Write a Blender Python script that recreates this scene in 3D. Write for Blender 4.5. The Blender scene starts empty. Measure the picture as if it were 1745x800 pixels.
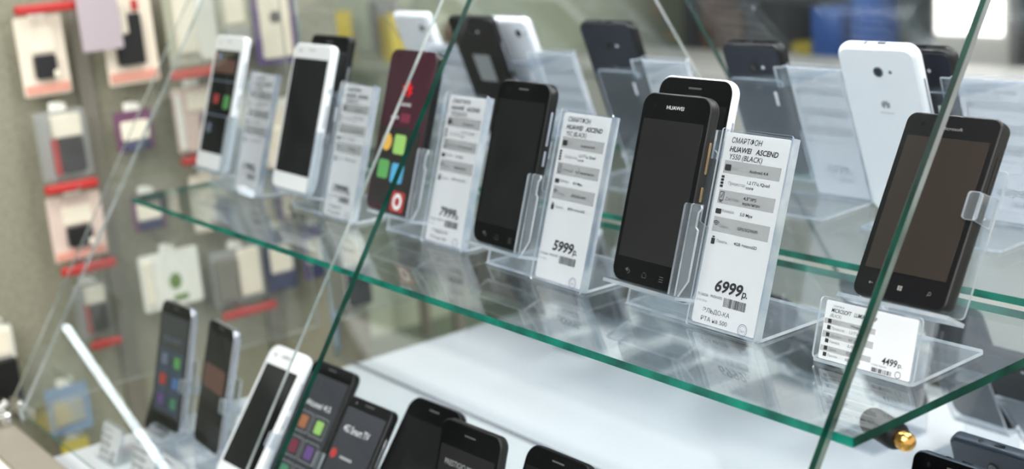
import bpy, bmesh, math, random
from math import sin, cos, pi
from mathutils import Vector, Matrix

# ------------------------------------------------------------------ scene, camera, light
S = bpy.context.scene
C = S.collection
S.view_settings.view_transform = 'Standard'
S.view_settings.look = 'None'
S.view_settings.gamma = 1.0
S.view_settings.use_curve_mapping = False
S.view_settings.exposure = 0.45
S.cycles.max_bounces = 16
S.cycles.transparent_max_bounces = 48
S.cycles.glossy_bounces = 8
S.cycles.diffuse_bounces = 4
S.cycles.transmission_bounces = 8
S.cycles.sample_clamp_indirect = 25.0
S.cycles.use_denoising = True
S.cycles.blur_glossy = 0.3

cam = bpy.data.cameras.new('camera')
cam.sensor_width = 36.0
cam.lens = 2246.27 / 1745.0 * 36.0
cam.clip_start = 0.02
cam.clip_end = 60
cam.dof.use_dof = True
cam.dof.focus_distance = 0.84
cam.dof.aperture_fstop = 5.4
cam_o = bpy.data.objects.new('camera', cam)
cam_o.location = (0.4128, -0.5138, 0.2860)
cam_o.rotation_euler = (math.radians(75.7023), math.radians(4.5151), math.radians(52.4725))
C.objects.link(cam_o)
S.camera = cam_o

W = bpy.data.worlds.new('world')
S.world = W
W.use_nodes = True
W.node_tree.nodes['Background'].inputs[0].default_value = (1.0, 0.985, 0.97, 1)
W.node_tree.nodes['Background'].inputs[1].default_value = 0.85

def area(name, loc, sx, sy, power, col=(1.0, 0.985, 0.965), rot=(0, 0, 0)):
    l = bpy.data.lights.new(name, 'AREA')
    l.shape = 'RECTANGLE'; l.size = sx; l.size_y = sy; l.energy = power; l.color = col
    o = bpy.data.objects.new(name, l); o.location = loc; o.rotation_euler = rot
    C.objects.link(o)
    return o
# rows of ceiling luminaires of the shop, the last two added (housings are built further down)
LAMPS = [(0.75, -1.0, 3.2, 0.5), (-0.3, 0.6, 3.0, 0.3), (1.2, -2.4, 3.0, 0.7), (-4.3, -2.95, 2.8, 0.35)]  # third added as front light on the tickets, fourth for streak reflections
for i, (x, y, sx, sy) in enumerate(LAMPS):
    area('ceiling_light', (x, y, 1.86), sx, sy, (55, 40, 120, 4)[i])

PANE_S, PANE_Y0 = 0.6597, -0.0063          # slope of the front glass
MIRROR_Y = 0.244
DECK_Z = -0.262
TILT = 0.32

# LED bar under the top trim of the showcase
area('showcase_light', (-.5, .222, .392), .96, .012, 3.2, (.93, .97, 1.0), (math.radians(-14), 0, 0))

# ------------------------------------------------------------------ materials
M = {}
def nt(name):
    m = bpy.data.materials.new(name); m.use_nodes = True
    m.node_tree.nodes.clear(); M[name] = m
    out = m.node_tree.nodes.new('ShaderNodeOutputMaterial')
    return m, m.node_tree.nodes, m.node_tree.links, out

def srgb(r, g, b):
    f = lambda c: (c/255/12.92) if c/255 <= 0.04045 else ((c/255+0.055)/1.055)**2.4
    return (f(r), f(g), f(b), 1)

def pbr(name, col, rough=0.5, metal=0.0, coat=0.0, noise=0.0, nscale=40.0, bump=0.0, spec=0.5, emit=0.0):
    m, n, l, out = nt(name)
    p = n.new('ShaderNodeBsdfPrincipled')
    c = srgb(*col)
    p.inputs['Base Color'].default_value = c
    p.inputs['Roughness'].default_value = rough
    p.inputs['Metallic'].default_value = metal
    p.inputs['Coat Weight'].default_value = coat
    p.inputs['Specular IOR Level'].default_value = spec
    if emit:
        p.inputs['Emission Color'].default_value = c
        p.inputs['Emission Strength'].default_value = emit
    if noise or bump:
        tc = n.new('ShaderNodeTexCoord'); t = n.new('ShaderNodeTexNoise')
        t.inputs['Scale'].default_value = nscale; t.inputs['Detail'].default_value = 4
        l.new(tc.outputs['Object'], t.inputs['Vector'])
        if noise:
            r = n.new('ShaderNodeValToRGB')
            r.color_ramp.elements[0].position = 0.3; r.color_ramp.elements[1].position = 0.7
            r.color_ramp.elements[0].color = tuple(x*(1-noise) for x in c[:3])+(1,)
            r.color_ramp.elements[1].color = tuple(min(1, x*(1+noise)) for x in c[:3])+(1,)
            l.new(t.outputs['Fac'], r.inputs[0]); l.new(r.outputs[0], p.inputs['Base Color'])
        if bump:
            b = n.new('ShaderNodeBump'); b.inputs['Strength'].default_value = bump; b.inputs['Distance'].default_value = 0.001
            l.new(t.outputs['Fac'], b.inputs['Height']); l.new(b.outputs[0], p.inputs['Normal'])
    l.new(p.outputs[0], out.inputs[0])
    return m

def clear(name, tint, ior=1.5, haze=0.0, hazecol=(0.9, 0.95, 1.0), rough=0.0, gain=1.0, smudge=0.0):
    """a thin clear sheet: what is not mirrored by Fresnel goes straight through"""
    m, n, l, out = nt(name)
    tr = n.new('ShaderNodeBsdfTransparent'); tr.inputs[0].default_value = tint + (1,)
    gl = n.new('ShaderNodeBsdfGlossy'); gl.inputs['Roughness'].default_value = rough
    g = n.new('ShaderNodeNewGeometry')
    ma = n.new('ShaderNodeMath'); ma.operation = 'MULTIPLY_ADD'
    l.new(g.outputs['Backfacing'], ma.inputs[0]); ma.inputs[1].default_value = 1/ior-ior; ma.inputs[2].default_value = ior
    fr = n.new('ShaderNodeFresnel'); l.new(ma.outputs[0], fr.inputs[0])
    k = n.new('ShaderNodeMath'); k.operation = 'MULTIPLY'; k.use_clamp = True
    l.new(fr.outputs[0], k.inputs[0]); k.inputs[1].default_value = gain
    base = tr
    if haze:
        d = n.new('ShaderNodeBsdfDiffuse'); d.inputs[0].default_value = hazecol + (1,)
        t2 = n.new('ShaderNodeBsdfTranslucent'); t2.inputs[0].default_value = hazecol + (1,)
        mm = n.new('ShaderNodeMixShader'); mm.inputs[0].default_value = 0.5
        l.new(d.outputs[0], mm.inputs[1]); l.new(t2.outputs[0], mm.inputs[2])
        mh = n.new('ShaderNodeMixShader'); mh.inputs[0].default_value = haze
        if smudge:
            tc = n.new('ShaderNodeTexCoord'); t = n.new('ShaderNodeTexNoise'); t.inputs['Scale'].default_value = 14
            t.inputs['Detail'].default_value = 5
            l.new(tc.outputs['Object'], t.inputs['Vector'])
            mr = n.new('ShaderNodeMapRange'); mr.inputs[1].default_value = 0.35; mr.inputs[2].default_value = 0.75
            mr.inputs[3].default_value = haze*(1-smudge); mr.inputs[4].default_value = haze*(1+smudge)
            l.new(t.outputs['Fac'], mr.inputs[0]); l.new(mr.outputs[0], mh.inputs[0])
        l.new(tr.outputs[0], mh.inputs[1]); l.new(mm.outputs[0], mh.inputs[2]); base = mh
    mx = n.new('ShaderNodeMixShader')
    l.new(k.outputs[0], mx.inputs[0]); l.new(base.outputs[0], mx.inputs[1]); l.new(gl.outputs[0], mx.inputs[2])
    l.new(mx.outputs[0], out.inputs[0])
    return m

def edge(name, c1, c2, trans=0.25, gloss=0.18, scale=30.0):
    """cut edge of a glass or acrylic sheet, the light gathered in it painted as uneven colour streaks"""
    m, n, l, out = nt(name)
    tc = n.new('ShaderNodeTexCoord'); mp = n.new('ShaderNodeMapping'); t = n.new('ShaderNodeTexNoise')
    mp.inputs['Scale'].default_value = (1, 1, 1)
    t.inputs['Scale'].default_value = scale; t.inputs['Detail'].default_value = 3
    l.new(tc.outputs['Object'], mp.inputs[0]); l.new(mp.outputs[0], t.inputs['Vector'])
    r = n.new('ShaderNodeValToRGB'); r.color_ramp.elements[0].position = 0.35; r.color_ramp.elements[1].position = 0.68
    r.color_ramp.elements[0].color = srgb(*c1); r.color_ramp.elements[1].color = srgb(*c2)  # streaks of gathered light are put into the colour
    l.new(t.outputs['Fac'], r.inputs[0])
    d = n.new('ShaderNodeBsdfDiffuse'); tl = n.new('ShaderNodeBsdfTranslucent'); tr = n.new('ShaderNodeBsdfTransparent')
    l.new(r.outputs[0], d.inputs[0]); l.new(r.outputs[0], tl.inputs[0]); l.new(r.outputs[0], tr.inputs[0])
    a = n.new('ShaderNodeMixShader'); a.inputs[0].default_value = 0.45
    l.new(d.outputs[0], a.inputs[1]); l.new(tl.outputs[0], a.inputs[2])
    b = n.new('ShaderNodeMixShader'); b.inputs[0].default_value = trans
    l.new(a.outputs[0], b.inputs[1]); l.new(tr.outputs[0], b.inputs[2])
    g = n.new('ShaderNodeBsdfGlossy'); g.inputs['Roughness'].default_value = 0.12
    e = n.new('ShaderNodeMixShader'); e.inputs[0].default_value = gloss
    l.new(b.outputs[0], e.inputs[1]); l.new(g.outputs[0], e.inputs[2])
    l.new(e.outputs[0], out.inputs[0])
    return m

clear('pane_glass', (0.975, 0.985, 0.984), 1.5, haze=0.003, hazecol=(0.9, 0.95, 0.97), smudge=0.6)
clear('shelf_glass', (0.95, 0.975, 0.968), 1.52, haze=0.006, gain=1.25)
clear('cover_clear', (0.99, 0.99, 0.992), 1.45, gain=0.8)
clear('acrylic', (0.95, 0.965, 0.978), 1.49, haze=0.075, hazecol=(0.86, 0.93, 1.0), rough=0.02, gain=1.1)
edge('edge_teal', (0, 84, 74), (8, 158, 134), 0.15, 0.08)
edge('edge_dark', (4, 50, 42), (12, 84, 68), 0.2, 0.06)
edge('edge_pale', (165, 182, 178), (225, 232, 230), 0.35, 0.3)  # dark and pale edge tones stand in for view-dependent light
edge('edge_acrylic', (205, 218, 232), (246, 250, 255), 0.25, 0.35, 60)
edge('edge_soft', (70, 100, 92), (176, 196, 190), 0.4, 0.35, 25)
m, n, l, out = nt('mirror')
g = n.new('ShaderNodeBsdfGlossy'); g.inputs[0].default_value = (0.92, 0.925, 0.945, 1); g.inputs['Roughness'].default_value = 0.0
l.new(g.outputs[0], out.inputs[0])
pbr('deck_white', (204, 208, 212), 0.32)
pbr('rail_beige', (126, 120, 108), 0.45, noise=0.03)
pbr('cream_laminate', (226, 222, 208), 0.5)
pbr('cabinet_grey', (190, 186, 172), 0.6)
pbr('chrome', (205, 205, 200), 0.18, 1.0)
pbr('brass', (222, 170, 96), 0.22, 1.0)
pbr('rubber_black', (13, 13, 14), 0.5, spec=0.3)
pbr('black_glass', (7, 7, 8), 0.06, spec=0.10)
pbr('black_body', (13, 13, 15), 0.32, spec=0.3)
pbr('charcoal_body', (27, 26, 26), 0.38, spec=0.3)
pbr('navy_back', (34, 38, 52), 0.38)
pbr('slate_back', (46, 56, 68), 0.4)
pbr('display_off', (34, 34, 34), 0.07, spec=0.14)
pbr('display_warm', (48, 43, 40), 0.08, spec=0.14)
pbr('display_dark', (24, 25, 26), 0.07, spec=0.14)
pbr('poster_plum', (64, 34, 44), 0.18)
pbr('poster_dusk', (44, 42, 42), 0.18)
pbr('poster_grey', (52, 54, 60), 0.2)
pbr('white_body', (236, 239, 243), 0.22)
pbr('white_face', (240, 241, 243), 0.12, coat=0.3)
pbr('silver', (190, 192, 200), 0.25, 0.85)
pbr('gold', (170, 142, 106), 0.3, 0.8)
pbr('key_light', (170, 176, 190), 0.3, 0.5)
pbr('mark_grey', (150, 152, 154), 0.4)
pbr('mark_white', (222, 224, 228), 0.5)
pbr('mark_mid', (118, 118, 116), 0.4)
pbr('mark_dim', (84, 84, 84), 0.4)
pbr('lens_dark', (10, 12, 20), 0.05, coat=0.8)
pbr('ui_red', (166, 52, 50), 0.4); pbr('ui_logo_red', (205, 28, 34), 0.35); pbr('ui_green', (140, 184, 100), 0.4)
pbr('ui_green_2', (84, 150, 84), 0.4); pbr('ui_blue', (78, 156, 196), 0.4); pbr('ui_yellow', (205, 162, 72), 0.4)
pbr('ui_lime', (176, 206, 40), 0.4); pbr('ui_purple', (92, 66, 124), 0.4); pbr('ui_orange', (150, 96, 64), 0.4); pbr('ui_sky', (70, 110, 160), 0.4)
pbr('ui_teal', (62, 120, 92), 0.4); pbr('ui_plum', (110, 40, 60), 0.4); pbr('ui_slate', (100, 110, 130), 0.4); pbr('ui_brown', (96, 66, 58), 0.4)
pbr('ink', (28, 28, 32), 0.7); pbr('ink_soft', (84, 80, 92), 0.7); pbr('ink_grey', (120, 118, 124), 0.7); pbr('stamp_blue', (118, 124, 150), 0.7)
m, n, l, out = nt('band_grey')
d = n.new('ShaderNodeBsdfDiffuse'); d.inputs[0].default_value = srgb(168, 168, 169)
t = n.new('ShaderNodeBsdfTransparent'); t.inputs[0].default_value = (.9, .9, .9, 1)
mx = n.new('ShaderNodeMixShader'); mx.inputs[0].default_value = 0.5
l.new(d.outputs[0], mx.inputs[1]); l.new(t.outputs[0], mx.inputs[2]); l.new(mx.outputs[0], out.inputs[0])
# price-ticket paper: white, a little light comes through
m, n, l, out = nt('paper')
d = n.new('ShaderNodeBsdfDiffuse'); d.inputs[0].default_value = srgb(240, 240, 241)
t = n.new('ShaderNodeBsdfTranslucent'); t.inputs[0].default_value = srgb(236, 238, 242)
mx = n.new('ShaderNodeMixShader'); mx.inputs[0].default_value = 0.5
l.new(d.outputs[0], mx.inputs[1]); l.new(t.outputs[0], mx.inputs[2]); l.new(mx.outputs[0], out.inputs[0])
# shop
pbr('board_speckle', (136, 134, 116), 0.8, noise=0.22, nscale=170, bump=0.3)
pbr('upright_grey', (118, 114, 102), 0.6)
pbr('card_cream', (226, 214, 196), 0.6, noise=0.03)
pbr('card_pink', (212, 192, 180), 0.6); pbr('card_white', (226, 226, 216), 0.6)
pbr('card_mauve', (172, 160, 166), 0.6); pbr('card_grey', (150, 152, 148), 0.5); pbr('card_sage', (176, 178, 158), 0.5)
pbr('case_black', (16, 16, 17), 0.5); pbr('case_purple', (92, 74, 124), 0.4); pbr('case_plum', (104, 64, 92), 0.4); pbr('case_navy', (44, 48, 84), 0.4)
pbr('label_cream', (232, 224, 204), 0.6); pbr('hook_red', (176, 38, 34), 0.35); pbr('band_salmon', (212, 148, 130), 0.5)
pbr('leaf_green', (96, 124, 52), 0.5); pbr('pack_yellow', (214, 192, 60), 0.5); pbr('pack_blue', (112, 140, 176), 0.5)
clear('blister', (0.94, 0.95, 0.95), 1.45, haze=0.10, hazecol=(0.8, 0.82, 0.80), rough=0.06)
pbr('floor_tile', (112, 124, 106), 0.35, noise=0.06, nscale=3)
pbr('ceiling_paint', (96, 97, 96), 0.9)
pbr('wall_sage', (158, 166, 146), 0.85, noise=0.05, nscale=2)
pbr('shop_beige', (176, 184, 160), 0.6, noise=0.05, nscale=4)
pbr('shop_grey', (150, 156, 156), 0.6, noise=0.1, nscale=6)
pbr('shop_dark', (56, 58, 62), 0.6); pbr('shop_blue', (52, 104, 190), 0.5); pbr('shop_brown', (110, 84, 66), 0.6); pbr('shop_white', (224, 224, 218), 0.5)
m, n, l, out = nt('lamp_glow')
e = n.new('ShaderNodeEmission'); e.inputs[0].default_value = (1, 0.97, 0.9, 1); e.inputs[1].default_value = 3.2
l.new(e.outputs[0], out.inputs[0])
m, n, l, out = nt('led_glow')
e = n.new('ShaderNodeEmission'); e.inputs[0].default_value = (0.82, 0.95, 1.0, 1); e.inputs[1].default_value = 16
l.new(e.outputs[0], out.inputs[0])

# ------------------------------------------------------------------ helpers
def tag(o, label, cat, group=None, kind=None):
    if label: o['label'] = label
    if cat: o['category'] = cat
    if group: o['group'] = group
    if kind: o['kind'] = kind
    return o

def empty(name, loc=(0, 0, 0), rot=(0, 0, 0)):
    o = bpy.data.objects.new(name, None); o.location = loc; o.rotation_euler = rot
    o.empty_display_size = 0.02
    C.objects.link(o)
    return o

class MB:
    """collects polygons of one mesh"""
    def __init__(s): s.v = []; s.f = []; s.mi = []; s.sm = []
    def add(s, vs, fs, mi=0, smooth=False):
        b = len(s.v); s.v += [tuple(v) for v in vs]
        for i, f in enumerate(fs):
            s.f.append([b+k for k in f]); s.mi.append(mi if isinstance(mi, int) else mi[i]); s.sm.append(smooth)
        return s
    def box(s, x0, x1, y0, y1, z0, z1, mi=0):
        vs = [(x, y, z) for x in (x0, x1) for y in (y0, y1) for z in (z0, z1)]
        return s.add(vs, [(0, 1, 3, 2), (4, 6, 7, 5), (0, 4, 5, 1), (2, 3, 7, 6), (0, 2, 6, 4), (1, 5, 7, 3)], mi)
    def rbox(s, x0, x1, y0, y1, z0, z1, b=0.002, mi=0):
        """box with chamfered long edges (outline in x-z, depth y)"""
        return s.slab(x0, x1, z0, z1, min(b, (x1-x0)/2.01, (z1-z0)/2.01), y0, y1, min(b, (y1-y0)/2.2), mi=mi, seg=2)
    def slab(s, x0, x1, z0, z1, r, y0, y1, bev, bevb=None, mi=0, seg=6, bseg=3, smooth=True, cap=(True, True)):
        """rounded-rectangle plate in the x-z plane, y0 front to y1 back, rounded front and back rims"""
        if bevb is None: bevb = bev
        def ring(ins, y):
            rr = max(r-ins, 0.00005); p = []
            for (cx, cz, a0) in ((x1-r, z1-r, 0), (x0+r, z1-r, pi/2), (x0+r, z0+r, pi), (x1-r, z0+r, 3*pi/2)):
                for k in range(seg+1):
                    a = a0+pi/2*k/seg
                    p.append((cx+rr*cos(a), y, cz+rr*sin(a)))
            return p
        rings = []
        for k in range(bseg+1):
            a = pi/2*k/bseg
            rings.append(ring(bev*(1-sin(a)), y0+bev*(1-cos(a))))
        for k in range(bseg+1):
            a = pi/2*k/bseg
            rings.append(ring(bevb*(1-cos(a)), y1-bevb*(1-sin(a))))
        nn = len(rings[0]); vs = [v for q in rings for v in q]
        side = []
        for i in range(len(rings)-1):
            for k in range(nn):
                a, b2 = i*nn+k, i*nn+(k+1) % nn
                side.append((a, b2, b2+nn, a+nn))
        s.add(vs, side, mi, smooth)
        base = len(s.v)-len(vs)
        if cap[0]: s.f.append([base+k for k in range(nn)][::-1]); s.mi.append(mi); s.sm.append(False)
        if cap[1]: s.f.append([base+(len(rings)-1)*nn+k for k in range(nn)]); s.mi.append(mi); s.sm.append(False)
        # front cap winding: outward is -y
        return s
    def sheet(s, poly, fn, c0, c1, mi_face=0, mi_edge=1):
        """flat sheet: 2-D outline (u,v), mapped by fn(u,v,c), c0 and c1 its two faces"""
        nn = len(poly)
        vs = [fn(u, v, c0) for u, v in poly]+[fn(u, v, c1) for u, v in poly]
        s.add(vs, [list(range(nn)), list(range(2*nn-1, nn-1, -1))], mi_face)
        b = len(s.v)-2*nn
        for k in range(nn):
            j = (k+1) % nn
            s.f.append([b+j, b+k, b+nn+k, b+nn+j]); s.mi.append(mi_edge); s.sm.append(False)
        return s
    def cyl(s, a, b, r, n=20, mi=0, r2=None, caps=True):
        a, b = Vector(a), Vector(b); d = (b-a).normalized()
        u = d.orthogonal().normalized(); w = d.cross(u); r2 = r if r2 is None else r2
        vs = [a+(u*cos(2*pi*k/n)+w*sin(2*pi*k/n))*r for k in range(n)]+[b+(u*cos(2*pi*k/n)+w*sin(2*pi*k/n))*r2 for k in range(n)]
        s.add(vs, [(k, (k+1) % n, n+(k+1) % n, n+k) for k in range(n)], mi, True)
        if caps: s.add(vs, [list(range(n))[::-1], [n+k for k in range(n)]], mi)
        return s
    def lathe(s, a, d, prof, n=24, mi=0):
        a = Vector(a); d = Vector(d).normalized(); u = d.orthogonal().normalized(); w = d.cross(u)
        vs = [a+d*t+(u*cos(2*pi*k/n)+w*sin(2*pi*k/n))*r for t, r in prof for k in range(n)]
        fs = [(i*n+k, i*n+(k+1) % n, (i+1)*n+(k+1) % n, (i+1)*n+k) for i in range(len(prof)-1) for k in range(n)]
        return s.add(vs, fs, mi, True)
    def disc(s, cx, cz, y, r, n=24, mi=0, r_in=None, sz=1.0, flip=False):
        if r_in is None:
            vs = [(cx+r*cos(2*pi*k/n), y, cz+r*sz*sin(2*pi*k/n)) for k in range(n)]
            f = list(range(n)); return s.add(vs, [f[::-1] if not flip else f], mi)
        vs = [(cx+q*cos(2*pi*k/n), y, cz+q*sz*sin(2*pi*k/n)) for q in (r, r_in) for k in range(n)]
        return s.add(vs, [(k, n+k, n+(k+1) % n, (k+1) % n) for k in range(n)], mi)
    def quad(s, x0, x1, z0, z1, y, mi=0):
        return s.add([(x0, y, z0), (x1, y, z0), (x1, y, z1), (x0, y, z1)], [(0, 1, 2, 3)], mi)
    def build(s, name, mats, parent=None, label=None):
        me = bpy.data.meshes.new(name); me.from_pydata(s.v, [], s.f)
        if not isinstance(mats, (list, tuple)): mats = [mats]
        for q in mats: me.materials.append(M[q])
        for pl, mi, sm in zip(me.polygons, s.mi, s.sm):
            pl.material_index = min(mi, len(mats)-1); pl.use_smooth = sm
        me.update()
        bm = bmesh.new(); bm.from_mesh(me); bmesh.ops.recalc_face_normals(bm, faces=bm.faces); bm.to_mesh(me); bm.free()
        o = bpy.data.objects.new(name, me); C.objects.link(o)
        if parent: o.parent = parent
        if label: o['label'] = label
        return o

_gly = {}
def glyphs(text, bold):
    key = (text, bold)
    if key not in _gly:
        cu = bpy.data.curves.new('writing', 'FONT'); cu.body = text; cu.size = 1.0
        cu.resolution_u = 3
        if bold: cu.offset = bold
        o = bpy.data.objects.new('writing', cu); C.objects.link(o)
        dg = bpy.context.evaluated_depsgraph_get(); dg.update()
        me = bpy.data.meshes.new_from_object(o.evaluated_get(dg))
        vs = [(v.co.x, v.co.y) for v in me.vertices]; fs = [list(q.vertices) for q in me.polygons]
        bpy.data.objects.remove(o); bpy.data.curves.remove(cu); bpy.data.meshes.remove(me)
        _gly[key] = (vs, fs)
    return _gly[key]

def write(mb, text, u0, v0, u1, cap, y, bold=0.0, shear=0.0, mi=0, mirror=False):
    """lay text from u0 to u1 on baseline v0, capital height cap, in the x-z plane at depth y"""
    vs, fs = glyphs(text, bold)
    if not vs: return
    xa = min(v[0] for v in vs); xb = max(v[0] for v in vs)
    kx = (u1-u0)/(xb-xa); kz = cap/0.73
    P = []
    for x, z in vs:
        X = (x-xa)*kx + shear*z*kz
        if mirror: P.append((u1-X, y, v0+z*kz))
        else: P.append((u0+X, y, v0+z*kz))
    mb.add(P, fs, mi)

# ------------------------------------------------------------------ setting
def structure(o): o['kind'] = 'structure'; return o
structure(MB().box(-7, 3, -5, 4, -1.06, -1.0).build('floor', 'floor_tile'))
structure(MB().box(-7, 3, -5, 4, 1.95, 2.0).build('ceiling', 'ceiling_paint'))
structure(MB().box(-7, 3, -5.1, -5.0, -1.0, 1.95).build('wall_front', 'wall_sage'))
structure(MB().box(-7.1, -7.0, -5, 4, -1.0, 1.95).build('wall_side', 'wall_sage'))

for i, (x, y, sx, sy) in enumerate(LAMPS):
    t = empty('ceiling_lamp', (x, y, 1.95))
    tag(t, ['long white ceiling lamp over the aisle before the counter', 'long white ceiling lamp above the phone counter', 'long white ceiling lamp added to light the tickets from the front', 'long white ceiling lamp added far off for streaks reflected in the glass'][i], 'lamp', 'ceiling lamps')
    h = MB(); h.box(-sx/2-.02, sx/2+.02, -sy/2-.03, sy/2+.03, -.06, 0)
    h.build('housing', 'ceiling_paint', t)

# ------------------------------------------------------------------ display counter
XL, XR = -1.0, 0.03
ct = tag(empty('display_counter', (-.5, 0, -1.0)), 'white topped display counter with a beige front rail under the glass showcase', 'counter')
def cpart(mb, name, mats, label=None):
    for i, v in enumerate(mb.v): mb.v[i] = (v[0]+.5, v[1], v[2]+1.0)
    return mb.build(name, mats, ct, label)
cpart(MB().box(-.972, XR, -.150, MIRROR_Y+.006, DECK_Z-.02, DECK_Z), 'deck_panel', 'deck_white', 'white top panel')
cpart(MB().box(-.976, XR, -.158, MIRROR_Y+.02, -.985, DECK_Z-.0205), 'cabinet', 'cabinet_grey')
cpart(MB().box(-1.50, XR, -.196, -.1585, -.32, -.2285), 'front_rail', 'rail_beige', 'beige front rail')
cpart(MB().box(-1.50, XR, -.215, -.1965, -.34, -.2345), 'rail_trim', 'cream_laminate', 'cream edge of the rail')
cpart(MB().box(-.97, XR, -.14, MIRROR_Y+.01, -1.0, -.986), 'kickboard', 'upright_grey')
cl = MB(); cl.rbox(-1.046, -1.013, -.172, -.160, -.2285, -.214, .002); cl.cyl((-1.03, -.178, -.219), (-1.03, -.158, -.205), .007)
cl.rbox(-1.042, -1.0145, -.152, -.146, -.2285, -.205, .001)
cpart(cl, 'glass_clamp', 'chrome', 'small metal clamp gripping the glass')

mr = empty('mirror_panel', (-.5, MIRROR_Y, DECK_Z))
tag(mr, 'tall clear mirror panel standing along the back of the showcase', 'mirror')
MB().add([(-.51, 0, 0), (.56, 0, 0), (.56, 0, .66), (-.51, 0, .66)], [(0, 1, 2, 3)]).build('mirror_face', 'mirror', mr)
MB().box(-.51, .56, .0004, .006, 0, .66).build('backing', 'upright_grey', mr)
MB().box(-.5165, -.5103, -.0015, .006, 0, .66).build('polished_edge', 'edge_pale', mr)
MB().box(-.509, .53, -.0025, -.0004, 0.0002, .0018).build('bottom_channel', 'silver', mr)

def pane_pt(x, t, off):                       # t along the slope, off = away from the pane plane, outwards
    k = 1/math.sqrt(1+PANE_S**2)
    return (x, PANE_Y0 + PANE_S*k*t - off*k, k*t + off*PANE_S*k)
def front_pane(name, x0, x1, mleft, mright, label, thick, strip=False):
    t0, t1 = -.2155*math.sqrt(1+PANE_S**2), .372*math.sqrt(1+PANE_S**2)
    m_ = MB(); vs = [pane_pt(x, t, o) for o in (0, thick) for (x, t) in ((x0, t0), (x1, t0), (x1, t1), (x0, t1))]
    m_.add(vs, [(0, 1, 2, 3), (7, 6, 5, 4), (0, 4, 5, 1), (1, 5, 6, 2), (2, 6, 7, 3), (3, 7, 4, 0)], [0, 0, 3, 2, 3, 1])
    o = m_.build(name, ['pane_glass', mleft, mright, 'edge_teal'])
    tag(o, label, 'glass pane', 'sloping front panes of the showcase')
    if strip:
        e_ = MB(); vs = [pane_pt(x, t, o_) for o_ in (-.0045, -.0002) for (x, t) in ((x1-.0040, t0), (x1, t0), (x1, t1), (x1-.0040, t1))]
        e_.add(vs, [(0, 1, 2, 3), (7, 6, 5, 4), (0, 4, 5, 1), (1, 5, 6, 2), (2, 6, 7, 3), (3, 7, 4, 0)])
        e_.build('edge_strip', 'edge_soft', o, 'pale strip along the glass edge')
front_pane('sloping_glass', -.4905, -.0120, 'edge_dark', 'edge_dark', 'sloping front glass pane with dark green edges before the 5999 and 6999 tickets', .0048, True)
front_pane('sloping_glass', -1.0090, -.5315, 'edge_pale', 'edge_pale', 'sloping front glass pane with pale edges before the white phones', .0030)
# end pane, leaning edge parallel to the front glass
ep = MB()
def ypl(z): return PANE_Y0+PANE_S*z
poly = [(ypl(-.2285)+.002, -.2285), (MIRROR_Y, -.2285), (MIRROR_Y, .372), (ypl(.372), .372)]
ep.sheet(poly, lambda u, v, c: (c, u, v), -1.056, -1.051)
tag(ep.build('end_glass', ['pane_glass', 'edge_pale']), 'upright end glass closing the showcase beside the accessory wall', 'glass pane')
ts = MB().box(-1.056, XR, .2395, .252, .3995, .405)
tag(ts.build('top_trim', 'chrome'), 'slim metal trim along the top of the mirror', 'trim')

# glass shelf
sh = MB()
P = [(-.987, 0), (0, 0), (0, .2323), (-.987, .2323)]
vs = [(x, y, z) for z in (-.0055, 0) for x, y in P]
sh.add(vs, [(3, 2, 1, 0), (4, 5, 6, 7), (0, 1, 5, 4), (1, 2, 6, 5), (2, 3, 7, 6), (3, 0, 4, 7)], [0, 0, 1, 2, 1, 1])
tag(sh.build('glass_shelf', ['shelf_glass', 'edge_teal', 'edge_dark']), 'long glass shelf with green edges carrying the upper row of phones', 'shelf')
# support peg under the free corner
pg = empty('shelf_peg', (-.030, .051, -.0135))
tag(pg, 'black knurled shelf peg with a brass tip under the glass shelf', 'shelf peg')
ax = Vector((.9, -.30, -.02)).normalized()
k = MB(); n_ = 40
prof = [(0, .003), (.001, .0065), (.004, .0078), (.026, .0078), (.029, .0068), (.030, .003)]
u = ax.orthogonal().normalized(); w = ax.cross(u)
vs = [ax*t_+(u*cos(2*pi*j/n_)+w*sin(2*pi*j/n_))*r_*(1+(.04 if j % 2 else -.02)) for t_, r_ in prof for j in range(n_)]
k.add(vs, [(i*n_+j, i*n_+(j+1) % n_, (i+1)*n_+(j+1) % n_, (i+1)*n_+j) for i in range(len(prof)-1) for j in range(n_)], 0, True)
k.build('knob', 'rubber_black', pg)
MB().lathe(ax*.029, ax, [(0, .0045), (.002, .0052), (.007, .0055), (.0095, .0042), (.0105, 0.0001)]).build('tip', 'brass', pg, 'brass tip')

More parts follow.
